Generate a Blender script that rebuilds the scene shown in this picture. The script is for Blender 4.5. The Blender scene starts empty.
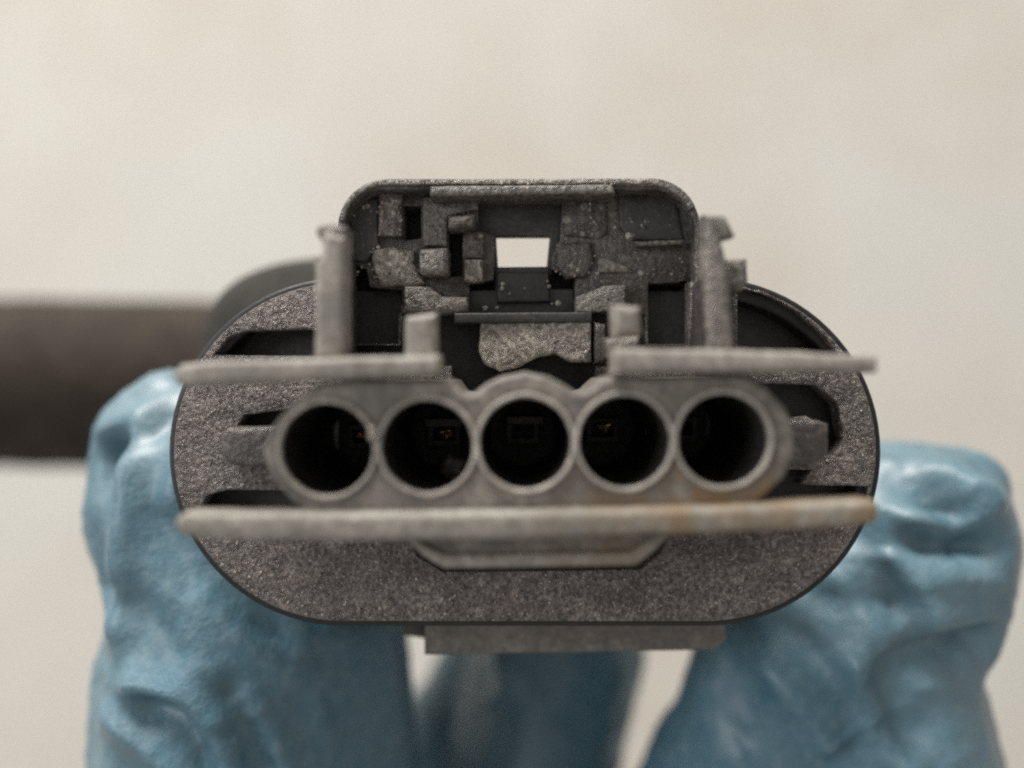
import bpy, bmesh, math, random
import numpy as np
from mathutils import Vector, noise
R = math.radians
MM = 0.001
F = 800.0            # focal length of the photograph in its pixels

# ------------------------------------------------------------------ camera
sc = bpy.context.scene
cam_d = bpy.data.cameras.new("camera"); cam = bpy.data.objects.new("camera", cam_d)
sc.collection.objects.link(cam); sc.camera = cam
cam.location = (0, 0, 0); cam.rotation_euler = (R(90), 0, 0)
cam_d.sensor_width = 36; cam_d.lens = 36 * F / 1024
cam_d.clip_start = 0.002; cam_d.clip_end = 20
cam_d.dof.use_dof = True; cam_d.dof.focus_distance = 0.0462; cam_d.dof.aperture_fstop = 10.0
# ------------------------------------------------------------------ world and lamps
w = bpy.data.worlds.new("World"); sc.world = w; w.use_nodes = True
bg = w.node_tree.nodes["Background"]
bg.inputs[0].default_value = (1.0, 0.965, 0.92, 1); bg.inputs[1].default_value = 0.36
def area(name, loc, target, size, power, col):
    l = bpy.data.lights.new(name, 'AREA'); l.energy = power; l.size = size; l.color = col
    o = bpy.data.objects.new(name, l); sc.collection.objects.link(o)
    o.location = loc
    o.rotation_euler = (Vector(target) - Vector(loc)).to_track_quat('-Z', 'Y').to_euler()
    return o
area("ceiling_lamp", (-0.7, -0.30, 2.35), (0, 0.06, 0), 0.9, 92.0, (1.0, 0.97, 0.92))
area("window_light", (-1.9, -1.3, 0.5), (0, 0.06, 0), 1.0, 19.0, (0.96, 0.98, 1.0))
sc.view_settings.view_transform = 'Standard'; sc.view_settings.look = 'None'
sc.view_settings.exposure = 0.16; sc.view_settings.gamma = 1.0
sc.cycles.use_denoising = False      # keeps a fine sensor-like grain
sc.cycles.max_bounces = 8
sc.cycles.filter_width = 2.2

col = sc.collection
def P(px, py, Y):    # picture point at depth Y (mm) -> metres
    return Vector(((px - 512) * Y / F * MM, Y * MM, (384 - py) * Y / F * MM))

# ------------------------------------------------------------------ materials
def newmat(name):
    m = bpy.data.materials.new(name); m.use_nodes = True
    nt = m.node_tree; b = nt.nodes["Principled BSDF"]
    return m, nt, b
def N(nt, t, **kw):
    n = nt.nodes.new(t)
    for k, v in kw.items():
        if k in n.inputs: n.inputs[k].default_value = v
        else: setattr(n, k, v)
    return n
def noise_tex(nt, co, scale, detail=3, rough=0.55):
    n = N(nt, 'ShaderNodeTexNoise'); n.inputs['Scale'].default_value = scale
    n.inputs['Detail'].default_value = detail; n.inputs['Roughness'].default_value = rough
    nt.links.new(co, n.inputs['Vector']); return n.outputs['Fac']
def ramp(nt, fac, stops):
    r = nt.nodes.new('ShaderNodeValToRGB'); e = r.color_ramp.elements
    while len(e) < len(stops): e.new(0.5)
    for i, (p, c) in enumerate(stops):
        e[i].position = p; e[i].color = (c, c, c, 1) if isinstance(c, (int, float)) else (*c, 1)
    nt.links.new(fac, r.inputs[0]); return r.outputs[0]
def mix(nt, fac, a, b, mode='MIX'):
    m = nt.nodes.new('ShaderNodeMix'); m.data_type = 'RGBA'; m.blend_type = mode
    for sock, v in ((m.inputs[0], fac), (m.inputs[6], a), (m.inputs[7], b)):
        if hasattr(v, 'links'): nt.links.new(v, sock)
        elif isinstance(v, (int, float)): sock.default_value = v
        else: sock.default_value = (*v, 1)
    return m.outputs[2]
def coords(nt):
    tc = nt.nodes.new('ShaderNodeTexCoord'); mp = nt.nodes.new('ShaderNodeMapping')
    mp.inputs['Scale'].default_value = (1000, 1000, 1000)
    g = nt.nodes.new('ShaderNodeNewGeometry')
    nt.links.new(g.outputs['Position'], mp.inputs[0]); return mp.outputs[0]   # scene stands at the origin: millimetres

def plastic(name, base, dust, amount=0.5, rough=0.5, grain=0.5, specks=0.3, dirt=0.0, fs=3.6, bump=0.16):
    """moulded plastic with settled dust, spark-eroded grain and small glossy specks"""
    m, nt, b = newmat(name); co = coords(nt)
    big = noise_tex(nt, co, 0.35, 4, 0.6)
    mid = noise_tex(nt, co, 1.6, 4, 0.65)
    fine = noise_tex(nt, co, fs, 4, 0.7)
    mid_r = ramp(nt, mid, [(0.32, 0.0), (0.68, 1.0)])
    big_r = ramp(nt, big, [(0.36, 0.12), (0.62, 1.1)])
    f = N(nt, 'ShaderNodeMath', operation='MULTIPLY'); nt.links.new(mid_r, f.inputs[0]); nt.links.new(big_r, f.inputs[1])
    f2 = N(nt, 'ShaderNodeMath', operation='MULTIPLY_ADD'); nt.links.new(f.outputs[0], f2.inputs[0])
    f2.inputs[1].default_value = 0.75; f2.inputs[2].default_value = amount - 0.30
    f2.use_clamp = True
    c = mix(nt, f2.outputs[0], base, dust)
    fr = ramp(nt, fine, [(0.34, 0.35), (0.50, 0.95), (0.64, 1.75)])
    c = mix(nt, grain, c, fr, 'MULTIPLY')
    # pale grit
    v = N(nt, 'ShaderNodeTexVoronoi'); v.inputs['Scale'].default_value = 3.1
    nt.links.new(co, v.inputs['Vector'])
    vr = ramp(nt, v.outputs['Distance'], [(0.0, 1.0), (0.16, 0.9), (0.24, 0.0)])
    vs = ramp(nt, v.outputs['Color'], [(0.60, 0.0), (0.66, 1.0)])
    s = N(nt, 'ShaderNodeMath', operation='MULTIPLY'); nt.links.new(vr, s.inputs[0]); nt.links.new(vs, s.inputs[1])
    s2 = N(nt, 'ShaderNodeMath', operation='MULTIPLY'); nt.links.new(s.outputs[0], s2.inputs[0]); s2.inputs[1].default_value = specks
    c = mix(nt, s2.outputs[0], c, (0.46, 0.42, 0.37))
    if dirt:
        dn = noise_tex(nt, co, 0.55, 6, 0.72)
        dr = ramp(nt, dn, [(0.40, 0.0), (0.60, 1.0)])
        sx = N(nt, 'ShaderNodeSeparateXYZ'); nt.links.new(co, sx.inputs[0])
        mr = N(nt, 'ShaderNodeMapRange'); nt.links.new(sx.outputs['X'], mr.inputs[0])
        mr.inputs[1].default_value = 0.0; mr.inputs[2].default_value = 8.5
        mz = N(nt, 'ShaderNodeMapRange'); nt.links.new(sx.outputs['Z'], mz.inputs[0])
        mz.inputs[1].default_value = -3.4; mz.inputs[2].default_value = -5.0
        mm_ = N(nt, 'ShaderNodeMath', operation='MULTIPLY'); nt.links.new(mr.outputs[0], mm_.inputs[0]); nt.links.new(mz.outputs[0], mm_.inputs[1]); mr = mm_
        d = N(nt, 'ShaderNodeMath', operation='MULTIPLY'); nt.links.new(dr, d.inputs[0]); nt.links.new(mr.outputs[0], d.inputs[1])
        d2 = N(nt, 'ShaderNodeMath', operation='MULTIPLY'); nt.links.new(d.outputs[0], d2.inputs[0]); d2.inputs[1].default_value = dirt
        c = mix(nt, d2.outputs[0], c, (0.21, 0.135, 0.068))
    nt.links.new(c, b.inputs['Base Color'])
    rr = N(nt, 'ShaderNodeMapRange'); nt.links.new(mid, rr.inputs[0])
    rr.inputs[1].default_value = 0.3; rr.inputs[2].default_value = 0.7
    rr.inputs[3].default_value = rough - 0.12; rr.inputs[4].default_value = rough + 0.15
    nt.links.new(rr.outputs[0], b.inputs['Roughness'])
    bp = N(nt, 'ShaderNodeBump'); bp.inputs['Strength'].default_value = min(1, grain * 1.1)
    bp.inputs['Distance'].default_value = bump * MM
    h = N(nt, 'ShaderNodeMath', operation='MULTIPLY_ADD'); nt.links.new(fine, h.inputs[0]); h.inputs[1].default_value = 0.8
    nt.links.new(mid, h.inputs[2])
    nt.links.new(h.outputs[0], bp.inputs['Height']); nt.links.new(bp.outputs[0], b.inputs['Normal'])
    return m
M = {}
M['flange'] = plastic('grained_plastic', (0.05, 0.043, 0.041), (0.245, 0.208, 0.192), 0.60, 0.32, 0.95, 0.85, fs=3.8, bump=0.34)
M['grit']   = plastic('pale_grained_plastic', (0.14, 0.128, 0.114), (0.46, 0.415, 0.36), 0.70, 0.28, 0.9, 0.6, fs=3.0, bump=0.4)
M['front']  = plastic('dusty_plastic', (0.065, 0.060, 0.054), (0.26, 0.234, 0.202), 0.60, 0.5, 0.35, 0.2, dirt=0.95)
M['rib']    = plastic('dusty_rib_plastic', (0.105, 0.097, 0.085), (0.36, 0.33, 0.285), 0.64, 0.5, 0.3, 0.15, dirt=0.85)
M['dull']   = plastic('worn_plastic', (0.06, 0.055, 0.050), (0.26, 0.235, 0.205), 0.56, 0.33, 0.6, 0.3, fs=3.2, bump=0.26)
M['wet']    = plastic('greasy_plastic', (0.034, 0.031, 0.031), (0.17, 0.150, 0.136), 0.50, 0.18, 0.55, 0.30, fs=2.6, bump=0.36)
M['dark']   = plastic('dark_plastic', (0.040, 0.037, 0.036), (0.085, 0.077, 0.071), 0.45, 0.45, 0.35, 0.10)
M['black']  = plastic('black_plastic', (0.030, 0.028, 0.028), (0.055, 0.050, 0.047), 0.4, 0.5, 0.3, 0.04)
M['rim']    = plastic('black_rubber', (0.010, 0.010, 0.011), (0.025, 0.023, 0.022), 0.3, 0.5, 0.2, 0.0)
M['ledge']  = plastic('smooth_plastic', (0.055, 0.051, 0.047), (0.19, 0.172, 0.152), 0.55, 0.45, 0.3, 0.1)
M['collar'] = plastic('collar_plastic', (0.15, 0.14, 0.125), (0.44, 0.405, 0.355), 0.66, 0.45, 0.35, 0.2)
M['grease'] = plastic('grease', (0.12, 0.11, 0.10), (0.36, 0.33, 0.29), 0.6, 0.16, 0.4, 0.2, bump=0.2)
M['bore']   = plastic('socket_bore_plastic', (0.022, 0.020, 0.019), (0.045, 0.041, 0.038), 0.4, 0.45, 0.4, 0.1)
M['cable']  = plastic('cable_jacket', (0.022, 0.0165, 0.0125), (0.068, 0.051, 0.039), 0.45, 0.8, 0.25, 0.05)

M['boot'] = plastic('boot_rubber', (0.016, 0.015, 0.013), (0.045, 0.042, 0.036), 0.45, 0.8, 0.25, 0.0)
for k in ('boot', 'cable'): M[k].node_tree.nodes['Principled BSDF'].inputs['Specular IOR Level'].default_value = 0.22
def metal(name, c, rough):
    m, nt, b = newmat(name); co = coords(nt)
    n = noise_tex(nt, co, 4.0, 3)
    cc = mix(nt, ramp(nt, n, [(0.4, 0.0), (0.65, 1.0)]), tuple(x * 0.55 for x in c), c)
    nt.links.new(cc, b.inputs['Base Color']); b.inputs['Metallic'].default_value = 1; b.inputs['Roughness'].default_value = rough
    return m
M['brass'] = metal('brass', (0.95, 0.74, 0.36), 0.45)
M['copper'] = metal('copper', (0.97, 0.58, 0.32), 0.45)
M['tin'] = metal('dull_tin', (0.10, 0.095, 0.09), 0.45)

def glove_material():
    m, nt, b = newmat('nitrile_rubber'); co = coords(nt)
    n1 = noise_tex(nt, co, 0.10, 4, 0.6); n2 = noise_tex(nt, co, 0.9, 5, 0.7); n3 = noise_tex(nt, co, 6.0, 2)
    c = mix(nt, ramp(nt, n1, [(0.35, 0.0), (0.65, 1.0)]), (0.052, 0.130, 0.180), (0.080, 0.180, 0.235))
    c = mix(nt, ramp(nt, n2, [(0.45, 0.0), (0.75, 0.30)]), c, (0.30, 0.36, 0.38))      # powdery scuffs
    n4 = noise_tex(nt, co, 0.045, 2, 0.5)
    c = mix(nt, ramp(nt, n4, [(0.50, 0.0), (0.72, 0.55)]), c, (0.19, 0.27, 0.31))          # stretched, paler rubber
    nt.links.new(c, b.inputs['Base Color'])
    rr = N(nt, 'ShaderNodeMapRange'); nt.links.new(n2, rr.inputs[0]); rr.inputs[3].default_value = 0.34; rr.inputs[4].default_value = 0.58
    nt.links.new(rr.outputs[0], b.inputs['Roughness'])
    b.inputs['Specular IOR Level'].default_value = 0.55
    b.inputs['Coat Weight'].default_value = 0.3; b.inputs['Coat Roughness'].default_value = 0.28
    b.inputs['Subsurface Weight'].default_value = 0.06; b.inputs['Subsurface Radius'].default_value = (0.3, 0.8, 1.0)
    b.inputs['Subsurface Scale'].default_value = 0.0012
    h = N(nt, 'ShaderNodeMath', operation='MULTIPLY_ADD'); nt.links.new(n3, h.inputs[0]); h.inputs[1].default_value = 0.12
    nt.links.new(n2, h.inputs[2])
    bp = N(nt, 'ShaderNodeBump'); bp.inputs['Strength'].default_value = 0.45; bp.inputs['Distance'].default_value = 0.0005
    nt.links.new(h.outputs[0], bp.inputs['Height']); nt.links.new(bp.outputs[0], b.inputs['Normal'])
    return m
M['glove'] = glove_material()

def wall_material():
    m, nt, b = newmat('painted_plaster'); co = coords(nt)
    n1 = noise_tex(nt, co, 0.006, 3, 0.5); n2 = noise_tex(nt, co, 0.03, 5, 0.65); n3 = noise_tex(nt, co, 0.8, 4, 0.7)
    c = mix(nt, ramp(nt, n1, [(0.35, 0.0), (0.65, 1.0)]), (0.60, 0.55, 0.48), (0.65, 0.635, 0.585))
    c = mix(nt, ramp(nt, n2, [(0.42, 0.0), (0.70, 0.35)]), c, (0.72, 0.69, 0.635))
    nt.links.new(c, b.inputs['Base Color']); b.inputs['Roughness'].default_value = 0.85
    bp = N(nt, 'ShaderNodeBump'); bp.inputs['Strength'].default_value = 0.3; bp.inputs['Distance'].default_value = 0.001
    nt.links.new(n3, bp.inputs['Height']); nt.links.new(bp.outputs[0], b.inputs['Normal'])
    return m
M['wall'] = wall_material()

# ------------------------------------------------------------------ helpers
def link(name, me, mat, parent=None, smooth=True, kind=None, label=None):
    me.name = name
    o = bpy.data.objects.new(name, me); col.objects.link(o)
    me.materials.clear(); me.materials.append(M[mat])
    if smooth:
        me.polygons.foreach_set('use_smooth', [True] * len(me.polygons)); me.set_sharp_from_angle(angle=R(38))
    if parent: o.parent = parent
    if kind: o['kind'] = kind
    if label: o['label'] = label
    return o
def dg(): return bpy.context.evaluated_depsgraph_get()
def from_bm(name, bm, mat, parent=None, **k):
    bmesh.ops.recalc_face_normals(bm, faces=bm.faces)
    me = bpy.data.meshes.new(name); bm.to_mesh(me); bm.free()
    return link(name, me, mat, parent, **k)
def prism(name, outline, Y0, Y1, mat, parent=None, holes=(), bevel=0.12, res=2, **k):
    """plate seen from the front: outline given as picture points at its front depth Y0 (mm), real thickness Y0..Y1"""
    cu = bpy.data.curves.new(name, 'CURVE'); cu.dimensions = '2D'; cu.fill_mode = 'BOTH'
    half = (Y1 - Y0) / 2
    bevel = min(bevel, half * 0.9)
    cu.extrude = half - bevel; cu.bevel_depth = bevel; cu.bevel_resolution = res; cu.offset = -bevel
    for poly in [outline] + list(holes):
        s = cu.splines.new('POLY'); s.points.add(len(poly) - 1); s.use_cyclic_u = True
        for p, (x, y) in zip(s.points, poly):
            p.co = ((x - 512) * Y0 / F, (384 - y) * Y0 / F, 0, 1)
    tmp = bpy.data.objects.new(name, cu); col.objects.link(tmp)
    me = bpy.data.meshes.new_from_object(tmp.evaluated_get(dg()))
    bpy.data.objects.remove(tmp); bpy.data.curves.remove(cu)
    bm = bmesh.new(); bm.from_mesh(me); bpy.data.meshes.remove(me)
    bmesh.ops.remove_doubles(bm, verts=bm.verts, dist=0.004)
    for v in bm.verts:
        x, y, z = v.co; v.co = (x * MM, (Y0 + half - z) * MM, y * MM)
    return from_bm(name, bm, mat, parent, **k)
def arc(cx, cy, r, a0, a1, n=10):      # degrees, picture y down; 0 = right, 90 = up
    return [(cx + r * math.cos(R(a0 + (a1 - a0) * i / n)), cy - r * math.sin(R(a0 + (a1 - a0) * i / n))) for i in range(n + 1)]
def rect(x0, y0, x1, y1, r=0):
    if r <= 0: return [(x0, y0), (x1, y0), (x1, y1), (x0, y1)]
    return arc(x1 - r, y0 + r, r, 0, 90, 5) + arc(x0 + r, y0 + r, r, 90, 180, 5) + arc(x0 + r, y1 - r, r, 180, 270, 5) + arc(x1 - r, y1 - r, r, 270, 360, 5)
rng = random.Random(4)
def wob(poly, a=1.0, step=9):           # subdivide and roughen a moulded edge a little
    out = []
    for i, p in enumerate(poly):
        q = poly[(i + 1) % len(poly)]; d = math.dist(p, q); n = max(1, int(d / step))
        for k in range(n):
            t = k / n; x = p[0] + (q[0] - p[0]) * t; y = p[1] + (q[1] - p[1]) * t
            v = noise.noise_vector(Vector((x * 0.06, y * 0.06, 3.1)))
            out.append((x + a * v.x, y + a * v.y))
    return out
def soft(poly, n=2):                    # rounded moulding outline
    for _ in range(n):
        out = []
        for p, q in zip(poly, poly[1:] + poly[:1]):
            out += [(p[0] * .75 + q[0] * .25, p[1] * .75 + q[1] * .25), (p[0] * .25 + q[0] * .75, p[1] * .25 + q[1] * .75)]
        poly = out
    return poly
def blob(name, px, py, Y, r, mat, parent, sx=1, sy=1, sz=1, n=2, rough=0.25, kind=None):
    bm = bmesh.new(); bmesh.ops.create_icosphere(bm, subdivisions=n, radius=1)
    c = P(px, py, Y); off = Vector((px, py, Y))
    for v in bm.verts:
        d = v.co.copy(); k = 1 + rough * noise.noise(d * 1.7 + off)
        v.co = c + Vector((d.x * sx, d.y * sy, d.z * sz)) * (r * k * MM)
    return from_bm(name, bm, mat, parent, kind=kind)
def tube(name, pts, rad, mat, parent=None, seg=48, cap=True, ridge=0.0):
    bm = bmesh.new(); rings = []
    up = Vector((0, 0, 1))
    for i, p in enumerate(pts):
        a = pts[max(0, i - 1)]; b = pts[min(len(pts) - 1, i + 1)]
        t = (Vector(b) - Vector(a)).normalized(); s = t.cross(up).normalized(); u = s.cross(t)
        r = rad[i] if isinstance(rad, (list, tuple)) else rad
        rings.append([bm.verts.new(Vector(p) + (s * math.cos(2 * math.pi * k / seg) + u * math.sin(2 * math.pi * k / seg)) * r) for k in range(seg)])
    for i in range(len(rings) - 1):
        for k in range(seg):
            bm.faces.new((rings[i][k], rings[i][(k + 1) % seg], rings[i + 1][(k + 1) % seg], rings[i + 1][k]))
    if cap: bm.faces.new(rings[0]); bm.faces.new(rings[-1])
    return from_bm(name, bm, mat, parent)

# ------------------------------------------------------------------ setting
bm = bmesh.new()
bmesh.ops.create_grid(bm, x_segments=2, y_segments=2, size=1.6)
for v in bm.verts: v.co = (v.co.x, 0.46, v.co.y)
wall = from_bm('wall', bm, 'wall', smooth=False); wall['kind'] = 'structure'

# ------------------------------------------------------------------ connector
con = bpy.data.objects.new('electrical_connector', None); col.objects.link(con)
con.location = (0, 0, 0)
con['label'] = 'dusty black five-hole plastic cable plug gripped in the blue glove'
con['category'] = 'electrical connector'

YF = 46.0
def stadium(d=0.0, cxl=343, cxr=707, cy=452, r=175):
    return arc(cxr, cy, r + d, 90, -90, 40) + arc(cxl, cy, r + d, 270, 90, 40)
SX = [326.5, 427, 525.5, 625, 724]; SY = [449.5, 446.5, 443.5, 442, 440]
def socket_holes(Y):
    return [arc(512 + (x - 512) * 38.9 / Y, 384 + (y - 384) * 38.9 / Y, 47.5 * 38.9 / Y, 0, 350, 35) for x, y in zip(SX, SY)]
NOTCH = [(352, 281), (352, 366), (452, 366), (452, 396), (596, 396), (596, 366), (690, 366), (690, 281)]
flange_holes = [
    [(214, 355), (228, 338), (246, 331), (306, 329), (318, 331), (318, 356)],                 # slot over the upper rib, left
    wob([(236, 430), (244, 415), (280, 411), (308, 402), (308, 440), (264, 438), (240, 440)], 1.2),   # slot above left tab
    wob([(198, 512), (206, 496), (226, 490), (300, 491), (316, 500), (316, 520), (200, 520)], 1.2),
    [(738, 289), (762, 292), (796, 311), (826, 338), (840, 358), (738, 358)],
    wob([(746, 384), (815, 385), (838, 404), (845, 440), (836, 456), (822, 456), (822, 424), (806, 416), (746, 425)], 1.0),
    wob([(746, 470), (812, 470), (800, 484), (868, 487), (868, 512), (746, 512)], 1.0),
    [(408, 530), (672, 528), (661, 552), (641, 569.5), (443, 572), (417, 556)],
    ]
prism('flange', stadium(-5.5) + NOTCH, YF, YF + 1.5, 'flange', con, holes=flange_holes + socket_holes(YF), bevel=0.1)
prism('rim', stadium(0) + [(352, 277), (352, 299)] + stadium(-22)[::-1] + [(690, 299), (690, 277)], YF + 0.55, YF + 2.2, 'rim', con, bevel=0.25)
prism('flange_floor', stadium(-14), YF + 2.3, YF + 3.2, 'black', con, holes=socket_holes(YF + 2.3), bevel=0.05)

# front block with five sockets
Y0 = 38.9
cx = [326.5, 427, 525.5, 625, 724]; cyh = [449.5, 446.5, 443.5, 442, 440]; HR = 45.8
outl = []
outl += [(262, 452), (270, 428), (292, 402), (318, 385), (345, 379)]
outl += [(452, 379), (462, 392), (474, 394), (486, 384), (503, 376), (525, 372), (547, 376), (563, 384), (577, 393), (590, 390), (604, 377)]
outl += [(745, 375), (768, 388), (786, 408), (794, 428), (795, 452), (786, 476), (766, 496), (746, 512)]
outl += [(318, 518), (292, 502), (270, 476)]
holes = [arc(x, y, HR, 0, 360 * 35 / 36, 35) for x, y in zip(cx, cyh)]
prism('socket_block', wob(outl, 1.0), Y0, 46.3, 'front', con, holes=[arc(x, y, HR + 1.8, 0, 350, 35) for x, y in zip(cx, cyh)], bevel=0.28, res=3)
for i, (x, y) in enumerate(zip(cx, cyh)):
    prism('socket_collar', wob(arc(x, y, HR + 5.2, 0, 350, 35), 0.7), Y0 - 0.26 - 0.012 * i, Y0 + 0.3, 'collar', con, holes=[wob(arc(x, y, HR + 0.6, 0, 350, 35), 0.5)], bevel=0.1)
# socket interiors: a dark tube and a back wall with the terminal
for i, (x, y) in enumerate(zip(cx, cyh)):
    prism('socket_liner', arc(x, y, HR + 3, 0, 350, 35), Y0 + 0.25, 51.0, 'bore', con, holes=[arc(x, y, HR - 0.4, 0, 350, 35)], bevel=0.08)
    c = P(x, y, Y0)
    def at(dx, dz, Y): # millimetre offset from the socket axis, turned back into picture points
        X = c.x / MM + dx; Z = c.z / MM + dz
        return (512 + X * F / Y, 384 - Z * F / Y)
    def box(nm, dx, dz, wd, hg, Ya, Yb, mat, par, hole=None, bevel=0.06):
        x0, y0 = at(dx - wd / 2, dz + hg / 2, Ya); x1, y1 = at(dx + wd / 2, dz - hg / 2, Ya)
        hs = []
        if hole:
            a0, b0 = at(dx - hole[0] / 2, dz + hole[1] / 2, Ya); a1, b1 = at(dx + hole[0] / 2, dz - hole[1] / 2, Ya)
            hs = [rect(a0, b0, a1, b1)]
        return prism(nm, rect(x0, y0, x1, y1), Ya, Yb, mat, par, holes=hs, bevel=bevel)
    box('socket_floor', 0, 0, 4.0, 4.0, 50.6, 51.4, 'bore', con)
    t = box('terminal', 0, 0, 2.0, 1.5, 48.6, 50.8, 'black', con, hole=(1.3, 0.8))
    gx, gy = at([0.05, 0.1, -0.15, -0.1, 0.7][i], [0.15, 0.1, 0.1, 0.2, 0.3][i], 48.3)
    if i < 4:
        blob('contact', gx, gy, 48.3, [.30, .28, .20, .30][i], ['copper', 'brass', 'tin', 'brass'][i], t, sx=1.3, sz=0.7, rough=1.6, n=3)
        blob('contact', gx + 5, gy + 1, 48.3, .12, ['copper', 'brass', 'tin', 'brass'][i], t, sx=1.3, sz=1.2, rough=1.6, n=3)
    if i in (1, 2):
        box('locking_lance', 0.1, 0.75, 2.2, 0.5, 47.0, 50.7, 'dark', con)
blob('grit', 454, 468, 42.5, 0.62, 'dark', con, sy=0.8, rough=0.7, n=3)
blob('grit', 374, 436, 38.1, 0.28, 'grit', con); blob('grit', 372, 430, 38.0, 0.18, 'grit', con)

# side tabs
prism('side_tab', wob([(221, 432), (228, 428), (262, 427), (298, 425), (298, 468), (232, 466), (222, 460)], 1.2), 44.0, 47.4, 'wet', con, bevel=0.25)
prism('side_tab', wob([(772, 419), (818, 420), (829, 424), (829, 456), (815, 465), (772, 468)], 1.2), 42.8, 47.4, 'wet', con, bevel=0.25)

# horizontal ribs
YR = 38.0
prism('upper_rib', wob([(172, 374), (180, 364), (215, 361), (300, 359), (345, 357), (440, 355), (440, 375), (345, 379), (190, 386), (176, 385)], 0.5),
      YR, YR + 2.3, 'rib', con, bevel=0.3, res=3)
prism('upper_rib', wob([(614, 348), (750, 350), (872, 355), (879, 356), (879, 373), (800, 371), (614, 374)], 0.9),
      YR, YR + 2.3, 'rib', con, bevel=0.3, res=3)
prism('lower_rib', wob([(174, 520), (182, 514), (330, 514), (525, 512), (700, 508), (800, 504), (876, 501), (881, 510), (876, 524), (800, 530), (660, 535), (525, 539), (350, 541), (200, 540), (176, 534)], 0.9),
      YR - 0.3, YR + 2.0, 'rib', con, bevel=0.3, res=3)
kr = prism('keying_rib', [(402, 536), (674, 533), (656, 551), (637, 566), (444, 569), (422, 555)], YR + 2.4, YR + 4.4, 'front', con, bevel=0.3, res=3)
prism('lip', wob([(404, 537), (416, 537), (430, 548), (450, 555), (630, 552), (645, 543), (658, 534), (672, 534), (655, 551), (636, 566), (444, 569), (422, 556)], 0.5), YR + 2.05, YR + 2.6, 'rib', kr, bevel=0.22, res=3)

# uprights at both sides of the latch bay
prism('side_post', wob([(322, 232), (345, 236), (345, 352), (342, 360), (314, 360), (314, 262), (320, 256)], 0.8), 39.0, 41.0, 'rib', con, bevel=0.35, res=3)
prism('hook', [(315, 232), (316, 225), (330, 222), (346, 226), (345, 248), (330, 256)], 39.2, 41.4, 'dull', con, bevel=0.3)
prism('side_post', wob([(705, 214), (716, 216), (728, 262), (735, 352), (708, 352), (705, 280)], 0.6), 40.0, 40.9, 'dull', con, bevel=0.35, res=3)
prism('hook', wob([(703, 214), (726, 215), (736, 236), (722, 240), (716, 276), (703, 276)], 0.8), 40.3, 41.6, 'dull', con, bevel=0.3)
prism('hook', wob([(714, 258), (748, 258), (749, 282), (742, 292), (714, 292)], 0.6), 42.0, 46.0, 'dull', con, bevel=0.3)
prism('post_web', [(322, 250), (336, 250), (336, 356), (322, 356)], 40.9, YF + 0.3, 'dark', con)
prism('post_web', [(716, 272), (729, 272), (732, 352), (712, 352)], 40.8, YF + 0.3, 'dark', con)
prism('inner_post', wob([(404, 316), (437, 312), (437, 362), (404, 364)], 0.8), 39.5, 41.2, 'rib', con, bevel=0.4, res=3)
prism('inner_post', wob([(612, 304), (641, 306), (643, 334), (614, 338)], 0.8), 39.0, 40.8, 'rib', con, bevel=0.4, res=3)
prism('inner_post', wob([(603, 338), (640, 336), (640, 356), (610, 356)], 0.8), 41.5, 45.0, 'dull', con, bevel=0.3)

# latch housing: the arch
def arch(x0, x1, top, bot, r):
    return arc(x1 - r, top + r, r, 0, 90, 12) + arc(x0 + r, top + r, r, 90, 180, 12) + [(x0, bot), (x1, bot)]
YA = 45.6
prism('latch_housing', [(701, 356)] + arch(337, 701, 178, 352, 50)[:-2] + [(337, 356), (344, 356)] + arch(344, 695, 190, 345, 40)[:-2][::-1] + [(695, 356)], YA, 54.0, 'wet', con, bevel=0.22, res=3)
prism('lit_edge_strip', wob(arc(651, 227.5, 49.5, 25, 90, 10) + arc(387, 228.5, 49.5, 90, 170, 12) + arc(387, 228.5, 43.5, 170, 90, 12) + arc(651, 227.5, 42, 90, 25, 10), 0.5, 5), YA - 0.2, YA + 0.4, 'dull', con, bevel=0.08)  # pale strips that paint in the light caught by the arch edge
prism('lit_edge_strip', wob([(404, 179.5), (652, 178.5), (652, 183.2), (404, 184.5)], 0.7, 4), YA - 0.4, YA, 'grit', con, bevel=0.06)
prism('inner_lip', wob([(430, 186), (612, 184), (616, 193), (430, 196)], 0.6), YA - 0.7, 47.2, 'dull', con, bevel=0.15)
# rear wall of the bay: one moulding with the see-through window, pits and ribs
prism('bay_wall', wob([(347, 345), (347, 225)] + arc(387, 228, 38, 170, 90, 8) + arc(651, 228, 38, 90, 10, 8) + [(691, 345), (646, 345), (645, 314), (400, 314), (400, 345)], 0.4), 47.3, 50.2, 'wet', con, bevel=0.08,
      holes=[[(478, 203), (562, 204), (560, 240), (552, 256), (552, 270), (576, 272), (574, 313.2), (468, 313.2), (470, 284), (494, 280), (494, 236), (479, 230)],
             wob([(449, 229), (463, 229), (462, 276), (449, 277)], 0.5),
             wob([(351, 262), (366, 270), (370, 287), (402, 290), (399, 344), (351, 344)], 0.5),
             wob([(648, 284), (689, 282), (689, 344), (649, 344)], 0.5),
             wob([(404, 206), (421, 206), (421, 238), (405, 240)], 0.8)])
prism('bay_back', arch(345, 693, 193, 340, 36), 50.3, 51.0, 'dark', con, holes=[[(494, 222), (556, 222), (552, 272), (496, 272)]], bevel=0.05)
prism('window_frame', [(474, 199), (566, 199), (564, 240), (556, 250), (552, 275), (494, 275), (492, 240), (474, 236)], 48.0, 48.9, 'dark', con,
      holes=[[(496, 236), (550, 236), (547, 266.5), (498, 267)]], bevel=0.08)
prism('window_sill', [(495, 268), (549, 267), (549, 289), (574, 289), (574, 314), (468, 314), (468, 290), (495, 290)], 47.6, 50.0, 'black', con, bevel=0.1)
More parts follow.
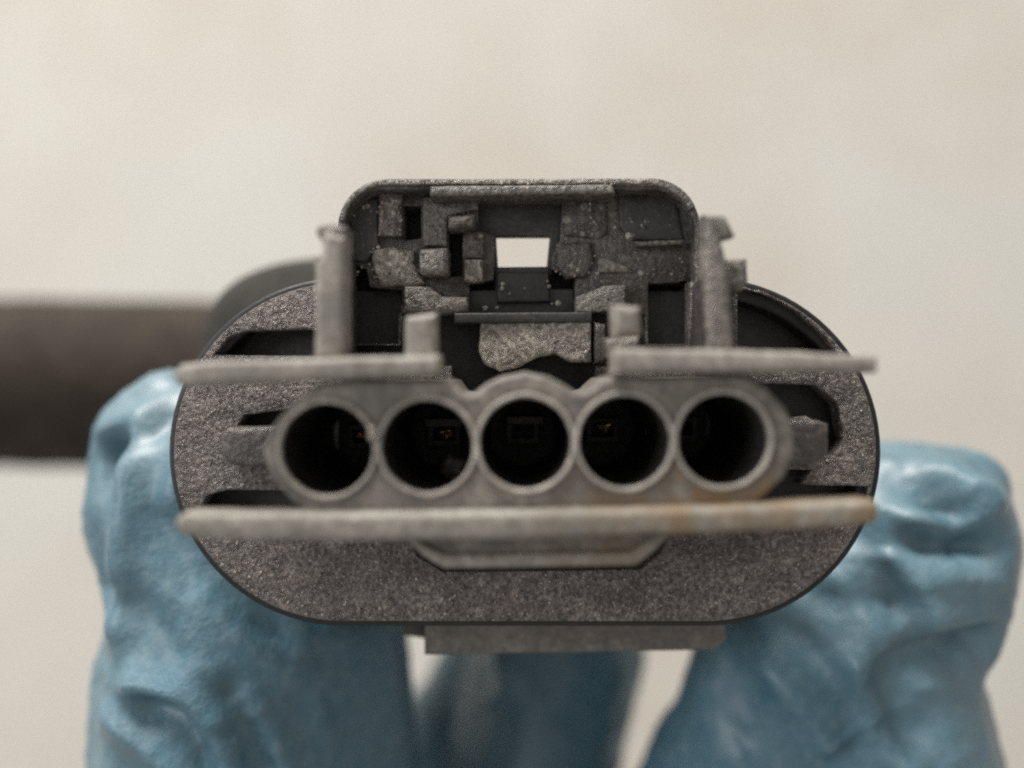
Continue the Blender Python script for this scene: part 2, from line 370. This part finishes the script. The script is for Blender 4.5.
prism('latch_arm', wob([(497, 272), (549, 272), (550, 302), (497, 303)], 0.4), 47.2, 48.0, 'black', con, bevel=0.15)
# left of the window
prism('dark_panel', wob([(350, 214), (362, 201), (378, 198), (378, 244), (366, 262), (350, 260)], 0.8), 46.9, 47.5, 'dark', con, bevel=0.1)  # panel in darker plastic than the bay wall
prism('spring_rib', wob(rect(378, 190, 402, 236, 2), 1.2, 5), 46.5, 47.6, 'flange', con, bevel=0.2)
prism('stop_block', wob([(371, 250), (392, 246), (413, 250), (416, 268), (426, 284), (412, 287), (380, 285), (372, 270)], 1.6, 5), 46.8, 47.6, 'grit', con, bevel=0.3)
prism('stop_block', [(421, 249), (446, 247), (449, 250), (448, 273), (444, 276), (422, 275), (419, 271), (419, 252)], 45.6, 47.6, 'dull', con, bevel=0.3)
prism('wall_step', wob([(423, 197), (478, 197), (478, 209), (448, 216), (447, 246), (423, 246)], 0.8), 46.9, 47.5, 'dull', con, bevel=0.15)
prism('cross_bar', wob([(448, 215), (475, 213), (474, 225), (448, 228)], 0.8), 45.2, 47.5, 'dull', con, bevel=0.4)
prism('guide_rail', wob(rect(465, 231, 484, 258, 2), 1.0, 5), 46.9, 47.6, 'flange', con, bevel=0.15)
prism('guide_rail', wob(rect(464, 259, 483, 282, 2), 1.0, 5), 46.4, 47.6, 'grit', con, bevel=0.18)
prism('ledge', [(404, 286), (430, 286), (442, 296), (468, 297), (468, 312), (440, 314), (404, 313)], 45.8, 47.6, 'dull', con, bevel=0.25)
# right of the window
prism('cam_block', wob([(564, 200), (607, 199), (608, 234), (598, 239), (564, 236)], 0.6), 47.12, 47.6, 'wet', con, bevel=0.22, res=3)
prism('cam_block', wob([(556, 243), (592, 241), (594, 262), (586, 277), (566, 279), (556, 268)], 0.8, 5), 46.95, 47.6, 'wet', con, bevel=0.4, res=4)
prism('dark_panel', wob([(618, 195), (664, 195), (677, 206), (684, 240), (632, 240), (620, 228)], 0.6), 47.1, 47.5, 'dark', con, bevel=0.12)
prism('shelf', wob([(634, 241), (684, 239), (684, 244), (638, 246)], 0.4), 46.5, 47.6, 'dull', con, bevel=0.15)
prism('web_plate', [(598, 258), (606, 256), (632, 268), (632, 273), (598, 273)], 47.1, 47.6, 'dull', con, bevel=0.18)
prism('ledge', [(576, 297), (606, 285), (626, 285), (626, 306), (604, 312), (576, 312)], 45.8, 47.6, 'dull', con, bevel=0.15)
# latch tongue
prism('latch_bar', wob([(454, 313), (592, 312), (592, 322), (454, 323)], 0.4), 45.2, 48.4, 'black', con, bevel=0.1)
prism('latch_tongue', wob([(480, 322), (591, 321), (592, 362), (572, 362), (556, 354), (540, 356), (522, 366), (500, 372), (484, 364), (478, 350)], 1.2, 5), 45.4, 47.6, 'grit', con, bevel=0.2)
prism('latch_shoulder', wob([(594, 322), (606, 324), (606, 362), (594, 364)], 0.8), 45.6, 47.4, 'wet', con, bevel=0.2)

# rear body
prism('rear_body', arc(640, 436, 112, 90, -90, 20) + arc(400, 436, 112, 270, 90, 20), 51.5, 70.0, 'black', con, bevel=0.8, res=3)
prism('bottom_ledge_and_gap', [(424, 600), (722, 600), (728, 640), (714, 651), (424, 656)], 50.5, 58.0, 'ledge', con, bevel=0.3, res=3)
prism('bottom_ledge_and_gap', [(402, 590), (426, 590), (426, 640), (402, 636)], 53.0, 58.0, 'black', con, bevel=0.3)  # black block that paints in the dark gap beside the ledge
# cable boot
def boot():
    bm = bmesh.new(); bmesh.ops.create_icosphere(bm, subdivisions=5, radius=1)
    for v in bm.verts:
        d = v.co.copy()
        s = lambda a, p: math.copysign(abs(a) ** p, a)
        d = Vector((s(d.x, 0.72), s(d.y, 0.55), s(d.z, 0.75)))
        v.co = Vector((-12.0 + d.x * 13.0, 76 + d.y * 22, 1.7 + d.z * 8.8)) * MM
    return from_bm('cable_boot', bm, 'boot', con)
boot()
pts = []; rads = []
for i in range(40):
    t = i / 39; x = -10 - 170 * t
    pts.append(Vector((x, 98 + 10 * t * t, -0.6 + 1.3 * t * 2.0 - 20 * max(0, t - 0.4) ** 2)) * MM)
    rads.append((10.4 + 0.15 * noise.noise(Vector((x * 0.2, 0, 0)))) * MM)
tube('cable', pts, rads, 'cable', con, seg=64)

# grease drops and grit, coloured pale to paint in wet glints
drops = [(585, 207, 47.1, .20), (567, 219, 47.2, .22), (583, 234, 47.1, .15), (611, 216, 47.6, .17), (669, 229, 47.7, .14), (641, 274, 46.5, .15),
         (630, 236, 46.6, .22), (572, 266, 47.0, .16), (578, 270, 47.0, .13), (570, 320, 45.3, .11), (485, 308, 46.8, .12), (497, 308, 46.8, .10), (558, 303, 46.8, .13),
         (481, 236, 46.4, .13), (682, 200, 47.6, .10), (671, 201, 47.6, .09), (628, 195, 47.6, .09), (394, 213, 46.5, .12), (412, 196, 47.6, .14), (366, 208, 47.6, .10), (586, 353, 45.3, .14), (438, 200, 47.6, .1)]
for _ in range(34):
    x = rng.choice([rng.uniform(560, 688), rng.uniform(352, 400), rng.uniform(500, 560)]); y = rng.uniform(200, 282) if x > 565 or x < 402 else rng.uniform(280, 309)
    drops.append((x, y, 46.9, rng.uniform(0.035, 0.10)))
for (x, y, Y, r) in drops:
    blob('grease_drop', x, y, Y, r * 1.25, 'grease' if r > .12 else 'grit', con, sy=0.6, rough=0.5)
# loose grit on the flange, pale bay grains painting in sparkle, one mesh
bm = bmesh.new()
def in_stadium(x, y):
    xx = min(max(x, 343), 707); return math.hypot(x - xx, y - 452) < 166
k = 0
while k < 1800:
    x = rng.uniform(180, 875); y = rng.uniform(300, 618)
    if not in_stadium(x, y): continue
    if y < 400 and 340 < x < 715: continue
    if y < 572 and 410 < x < 665: continue
    if 545 > y > 395 and 262 < x < 800: continue
    if any(min(p[0] for p in h) - 3 < x < max(p[0] for p in h) + 3 and min(p[1] for p in h) - 3 < y < max(p[1] for p in h) + 3 for h in flange_holes): continue
    k += 1
    r = rng.choice([.03, .04, .045, .055, .08]) * rng.uniform(.6, 1.3)
    res = bmesh.ops.create_icosphere(bm, subdivisions=1, radius=1)
    c = P(x, y, YF)
    q = Vector((rng.random() * 9, rng.random() * 9, 0))
    for v in res['verts']:
        d = v.co.copy(); kk = 1 + 0.6 * noise.noise(d * 1.3 + q); v.co = c + Vector((d.x, d.y * 0.7, d.z)) * (r * kk * MM)
sparkle_zones = [(378, 402, 190, 236, 46.5, 70), (372, 424, 250, 284, 46.8, 60), (564, 607, 200, 236, 47.12, 40), (556, 596, 243, 277, 46.95, 40),
         (426, 476, 199, 214, 46.9, 30), (632, 684, 250, 280, 47.3, 40), (482, 590, 324, 352, 45.4, 90), (350, 376, 200, 256, 46.9, 18), (620, 680, 200, 238, 47.1, 22), (404, 652, 180, 184, 45.2, 60)]
for (x0, x1, y0, y1, Yz, cnt) in sparkle_zones:
    for _ in range(cnt):
        x = rng.uniform(x0, x1); y = rng.uniform(y0, y1); r = rng.choice([.03, .04, .05, .075]) * rng.uniform(.7, 1.3)
        res = bmesh.ops.create_icosphere(bm, subdivisions=1, radius=1); c = P(x, y, Yz); q = Vector((rng.random() * 9, rng.random() * 9, 0))
        for v in res['verts']:
            d = v.co.copy(); kk = 1 + 0.6 * noise.noise(d * 1.3 + q); v.co = c + Vector((d.x, d.y * 0.6, d.z)) * (r * kk * MM)
from_bm('dust_and_sparkle_grains', bm, 'grit', con, kind='stuff', smooth=False)

for (x, y, r) in [(272, 568, .22), (262, 580, .14), (541, 606, .24), (236, 560, .12), (300, 586, .12), (330, 574, .13), (448, 585, .14), (612, 590, .12), (742, 560, .13), (206, 470, .15), (214, 488, .13), (800, 545, .12), (860, 430, .12)]:
    blob('pit_spot', x, y, YF + 0.03, r, 'dark', con, sy=0.3, rough=1.2)  # dark blobs painted in for small pits in the flange
# ------------------------------------------------------------------ gloved hand: one continuous body
def chain(bm, nodes):
    for (p, r), (q, s) in zip(nodes, nodes[1:]):
        p = Vector(p); q = Vector(q); L = (q - p).length; n = max(2, int(L / (min(r, s) * 0.16)))
        for i in range(n + 1):
            t = i / n; c = p.lerp(q, t); rr = r + (s - r) * t
            m = bmesh.ops.create_icosphere(bm, subdivisions=2, radius=rr)
            bmesh.ops.translate(bm, verts=m['verts'], vec=c)
def pm(px, py, Y): v = P(px, py, Y) / MM; return (v.x, v.y, v.z)
def px_r(r_px, Y): return r_px * Y / F
bm = bmesh.new()
# thumb
thumb = [((-24, 88, -92), 15), (pm(262, 960, 70), 13.5), (pm(260, 790, 62.5), 12.7), (pm(260, 700, 61.5), 12.1), (pm(260, 620, 60.5), 11.4), (pm(228, 510, 59.5), 9.3), (pm(216, 470, 59.5), 7.4)]
chain(bm, thumb)
chain(bm, [(pm(150, 440, 58), 4.0), (pm(168, 398, 58), 2.3)])                # loose rubber over the tip
chain(bm, [(pm(142, 440, 58), 3.5), (pm(150, 500, 58), 4.6), (pm(160, 590, 59), 4.2)])
# index finger: up, bent at the right, back behind the plug
idx = [((14, 84, -92), 13), (pm(850, 930, 68), 13.5), (pm(852, 755, 62), 10.6), (pm(882, 650, 60), 6.3), (pm(903, 588, 59.5), 7.3), (pm(906, 542, 59), 7.6), (pm(850, 525, 62), 6.8), (pm(770, 500, 66), 6.4)]
chain(bm, idx)
chain(bm, [(pm(890, 480, 60), 3.2), (pm(968, 486, 59), 2.8)])
chain(bm, [(pm(850, 770, 63), 10), (pm(764, 745, 62), 7.6), (pm(800, 640, 60), 7.6), (pm(862, 590, 59), 7)])
chain(bm, [(pm(764, 745, 62), 7.6), (pm(730, 860, 66), 10)])
# middle, ring and little finger
chain(bm, [((4, 92, -92), 11), (pm(510, 960, 84), 9.4), (pm(532, 770, 80), 8.9), (pm(558, 650, 79), 8.9), (pm(545, 560, 79), 7.8)])
chain(bm, [((-8, 98, -92), 10), (pm(425, 900, 86), 9), (pm(430, 785, 85), 8.2), (pm(473, 712, 85), 6.2), (pm(504, 640, 86), 5.8)])
chain(bm, [((-14, 102, -90), 9), (pm(450, 920, 110), 8), (pm(470, 820, 112), 7.5)])
# palm and wrist
chain(bm, [((-24, 88, -92), 15), ((14, 84, -92), 14)]); chain(bm, [((-14, 102, -92), 11), ((14, 92, -94), 12)])
chain(bm, [((-20, 92, -98), 15), ((-6, 98, -140), 17), ((-4, 98, -175), 18)]); chain(bm, [((12, 90, -98), 15), ((4, 98, -140), 17), ((6, 98, -175), 18)])
me = bpy.data.meshes.new('hand'); bm.to_mesh(me); bm.free()
tmp = bpy.data.objects.new('hand', me); col.objects.link(tmp)
rm = tmp.modifiers.new('r', 'REMESH'); rm.mode = 'VOXEL'; rm.voxel_size = 0.4
sm = tmp.modifiers.new('s', 'SMOOTH'); sm.factor = 0.6; sm.iterations = 20
gm = bpy.data.meshes.new_from_object(tmp.evaluated_get(dg()))
bpy.data.objects.remove(tmp)
nv = len(gm.vertices); co = np.empty(nv * 3); gm.vertices.foreach_get('co', co); co = co.reshape(-1, 3)
nr = np.empty(nv * 3); gm.vertices.foreach_get('normal', nr); nr = nr.reshape(-1, 3)
disp = np.zeros(nv)
near = np.where((co[:, 2] > -36) & (nr[:, 1] < 0.5))[0]
for i in near:
    x, y, z = co[i]
    p = Vector((x, y, z))
    wv = noise.noise_vector(p * 0.09) * 2.2
    q = p + wv
    a = noise.noise(Vector((q.x * 0.06, q.y * 0.08, q.z * 0.12)))
    n1 = noise.noise(Vector((q.x * 0.10 + 7, q.y * 0.10, q.z * 0.26)))
    n2 = noise.noise(Vector((q.x * 0.22 + q.z * 0.20, q.y * 0.15, q.z * 0.10 - q.x * .12 + 5)))
    n3 = noise.noise(Vector((q.x * 0.10 - q.z * 0.30, q.y * 0.2 + 11, q.z * 0.26)))
    msk = min(1, max(0, 0.5 + 2.2 * noise.noise(Vector((x * 0.08 + 3, y * 0.05, z * 0.08)))))
    disp[i] = 0.75 * (0.55 * a + 0.34 * msk * math.exp(-(n1 / 0.10) ** 2) - 0.26 * msk * math.exp(-((n2 - 0.08) / 0.09) ** 2))
    f1 = noise.noise(Vector((q.x * 0.35 + q.z * 0.25, q.y * 0.3, q.z * 0.55 - q.x * 0.15)))
    if x < -8: disp[i] *= 0.45
    disp[i] += 0.09 * (0.3 + msk) * math.exp(-(f1 / 0.09) ** 2) + 0.05 * noise.noise(q * 0.9)
# individual creases and folds (picture points on the near side of the finger, depth of the surface, height, width in mm)
creases = [
    ([(100, 600), (114, 606)], 59, -0.6, 2.2), ([(98, 474), (110, 478)], 59, -0.35, 1.3), ([(890, 705), (925, 700)], 50.5, 0.38, 3.2), ([(140, 440), (142, 520), (138, 590)], 52.5, 0.25, 1.2),
    ([(905, 448), (950, 470), (1005, 500)], 52.5, 0.5, 0.9),
    ([(742, 612), (800, 640), (850, 700)], 53, -0.6, 1.0), ([(720, 660), (790, 690), (830, 740)], 53, 0.5, 0.9),
    ([(780, 560), (850, 590), (880, 640)], 52.5, 0.45, 0.8),
    ([(150, 400), (185, 440), (178, 500)], 51.5, 0.45, 0.9), ([(160, 520), (200, 590), (290, 640)], 50.5, -0.35, 1.0),
    ([(205, 600), (260, 660), (330, 690)], 49.5, 0.4, 1.0), ([(330, 640), (300, 710), (310, 770)], 49.5, -0.45, 1.0),
    ([(355, 640), (350, 700), (370, 768)], 50.5, 0.4, 0.8), ([(505, 660), (530, 700), (520, 768)], 72, 0.7, 1.5),
    ([(905, 462), (945, 490), (990, 540)], 51.5, -1.1, 1.5),
    ([(890, 520), (930, 522), (985, 532)], 51.3, 0.75, 1.0),
    ([(880, 542), (930, 548), (1005, 548)], 51.3, -0.8, 0.9),
    ([(950, 440), (985, 480), (1000, 530)], 52, 0.5, 1.2),
    ([(880, 560), (905, 600), (925, 640)], 51.5, -0.5, 0.8),
    ([(895, 552), (925, 590), (940, 625)], 51.5, 0.5, 0.8),
    ([(760, 575), (830, 600), (900, 610)], 52, -0.6, 1.2),
    ([(860, 654), (920, 657), (990, 650)], 53.5, -1.35, 1.2),
    ([(866, 668), (872, 705), (895, 745), (915, 775)], 51.5, 0.9, 1.0),
    ([(885, 690), (900, 705), (905, 728)], 51.5, -0.9, 0.9),
    ([(915, 745), (955, 715), (985, 700)], 51.5, -0.6, 1.1),
    ([(870, 664), (915, 668), (960, 690)], 51.5, 0.7, 1.1),
    ([(700, 640), (740, 680), (750, 740)], 54, -0.6, 1.5),
    ([(137, 430), (138, 500), (132, 560), (128, 620)], 53, 0.6, 0.9),
    ([(122, 450), (120, 520), (118, 580)], 54.5, -0.9, 0.8),
    ([(112, 596), (150, 600), (190, 640)], 52, -0.55, 1.0),
    ([(135, 686), (185, 688), (215, 715), (232, 775)], 50.5, 0.8, 0.9),
    ([(150, 705), (185, 712), (205, 740), (212, 775)], 50.5, -0.8, 0.9),
    ([(110, 720), (160, 745), (200, 775)], 51, 0.6, 0.9),
    ([(245, 700), (262, 735), (285, 775)], 50, 0.5, 0.8),
    ([(235, 690), (250, 730), (262, 775)], 50, -0.5, 0.7),
    ([(320, 630), (330, 690), (350, 740)], 50.5, -0.4, 1.2),
    ([(300, 640), (340, 650), (385, 640)], 50.5, 0.35, 1.2),
    ([(100, 432), (140, 415), (172, 378)], 54, 0.5, 0.8),
    ([(112, 450), (140, 445), (165, 420)], 53, -0.45, 0.9)]
for pts_, Yc, h, wd in creases:
    P3 = np.array([pm(x, y, Yc) for x, y in pts_])
    best = np.full(nv, 1e9)
    for a, b in zip(P3, P3[1:]):
        ab = b - a; t = np.clip(((co - a) @ ab) / (ab @ ab), 0, 1)
        d = co - (a + t[:, None] * ab); d[:, 1] *= 0.55
        best = np.minimum(best, np.linalg.norm(d, axis=1))
    disp += (2.1 if pts_[0][0] > 700 else 1.6) * h * np.exp(-(best / (wd * 1.15)) ** 2) * (nr[:, 1] < 0.35)
co += nr * disp[:, None]
co *= MM
gm.vertices.foreach_set('co', co.ravel()); gm.update()
tmp = bpy.data.objects.new('hand', gm); col.objects.link(tmp)
sm = tmp.modifiers.new('s', 'SMOOTH'); sm.factor = 0.5; sm.iterations = 2
g2 = bpy.data.meshes.new_from_object(tmp.evaluated_get(dg())); bpy.data.objects.remove(tmp); gm = g2
gl = link('gloved_hand', gm, 'glove')
gm.set_sharp_from_angle(angle=R(180))
gl['label'] = 'hand in a creased blue rubber glove pinching the black plug'
gl['category'] = 'gloved hand'
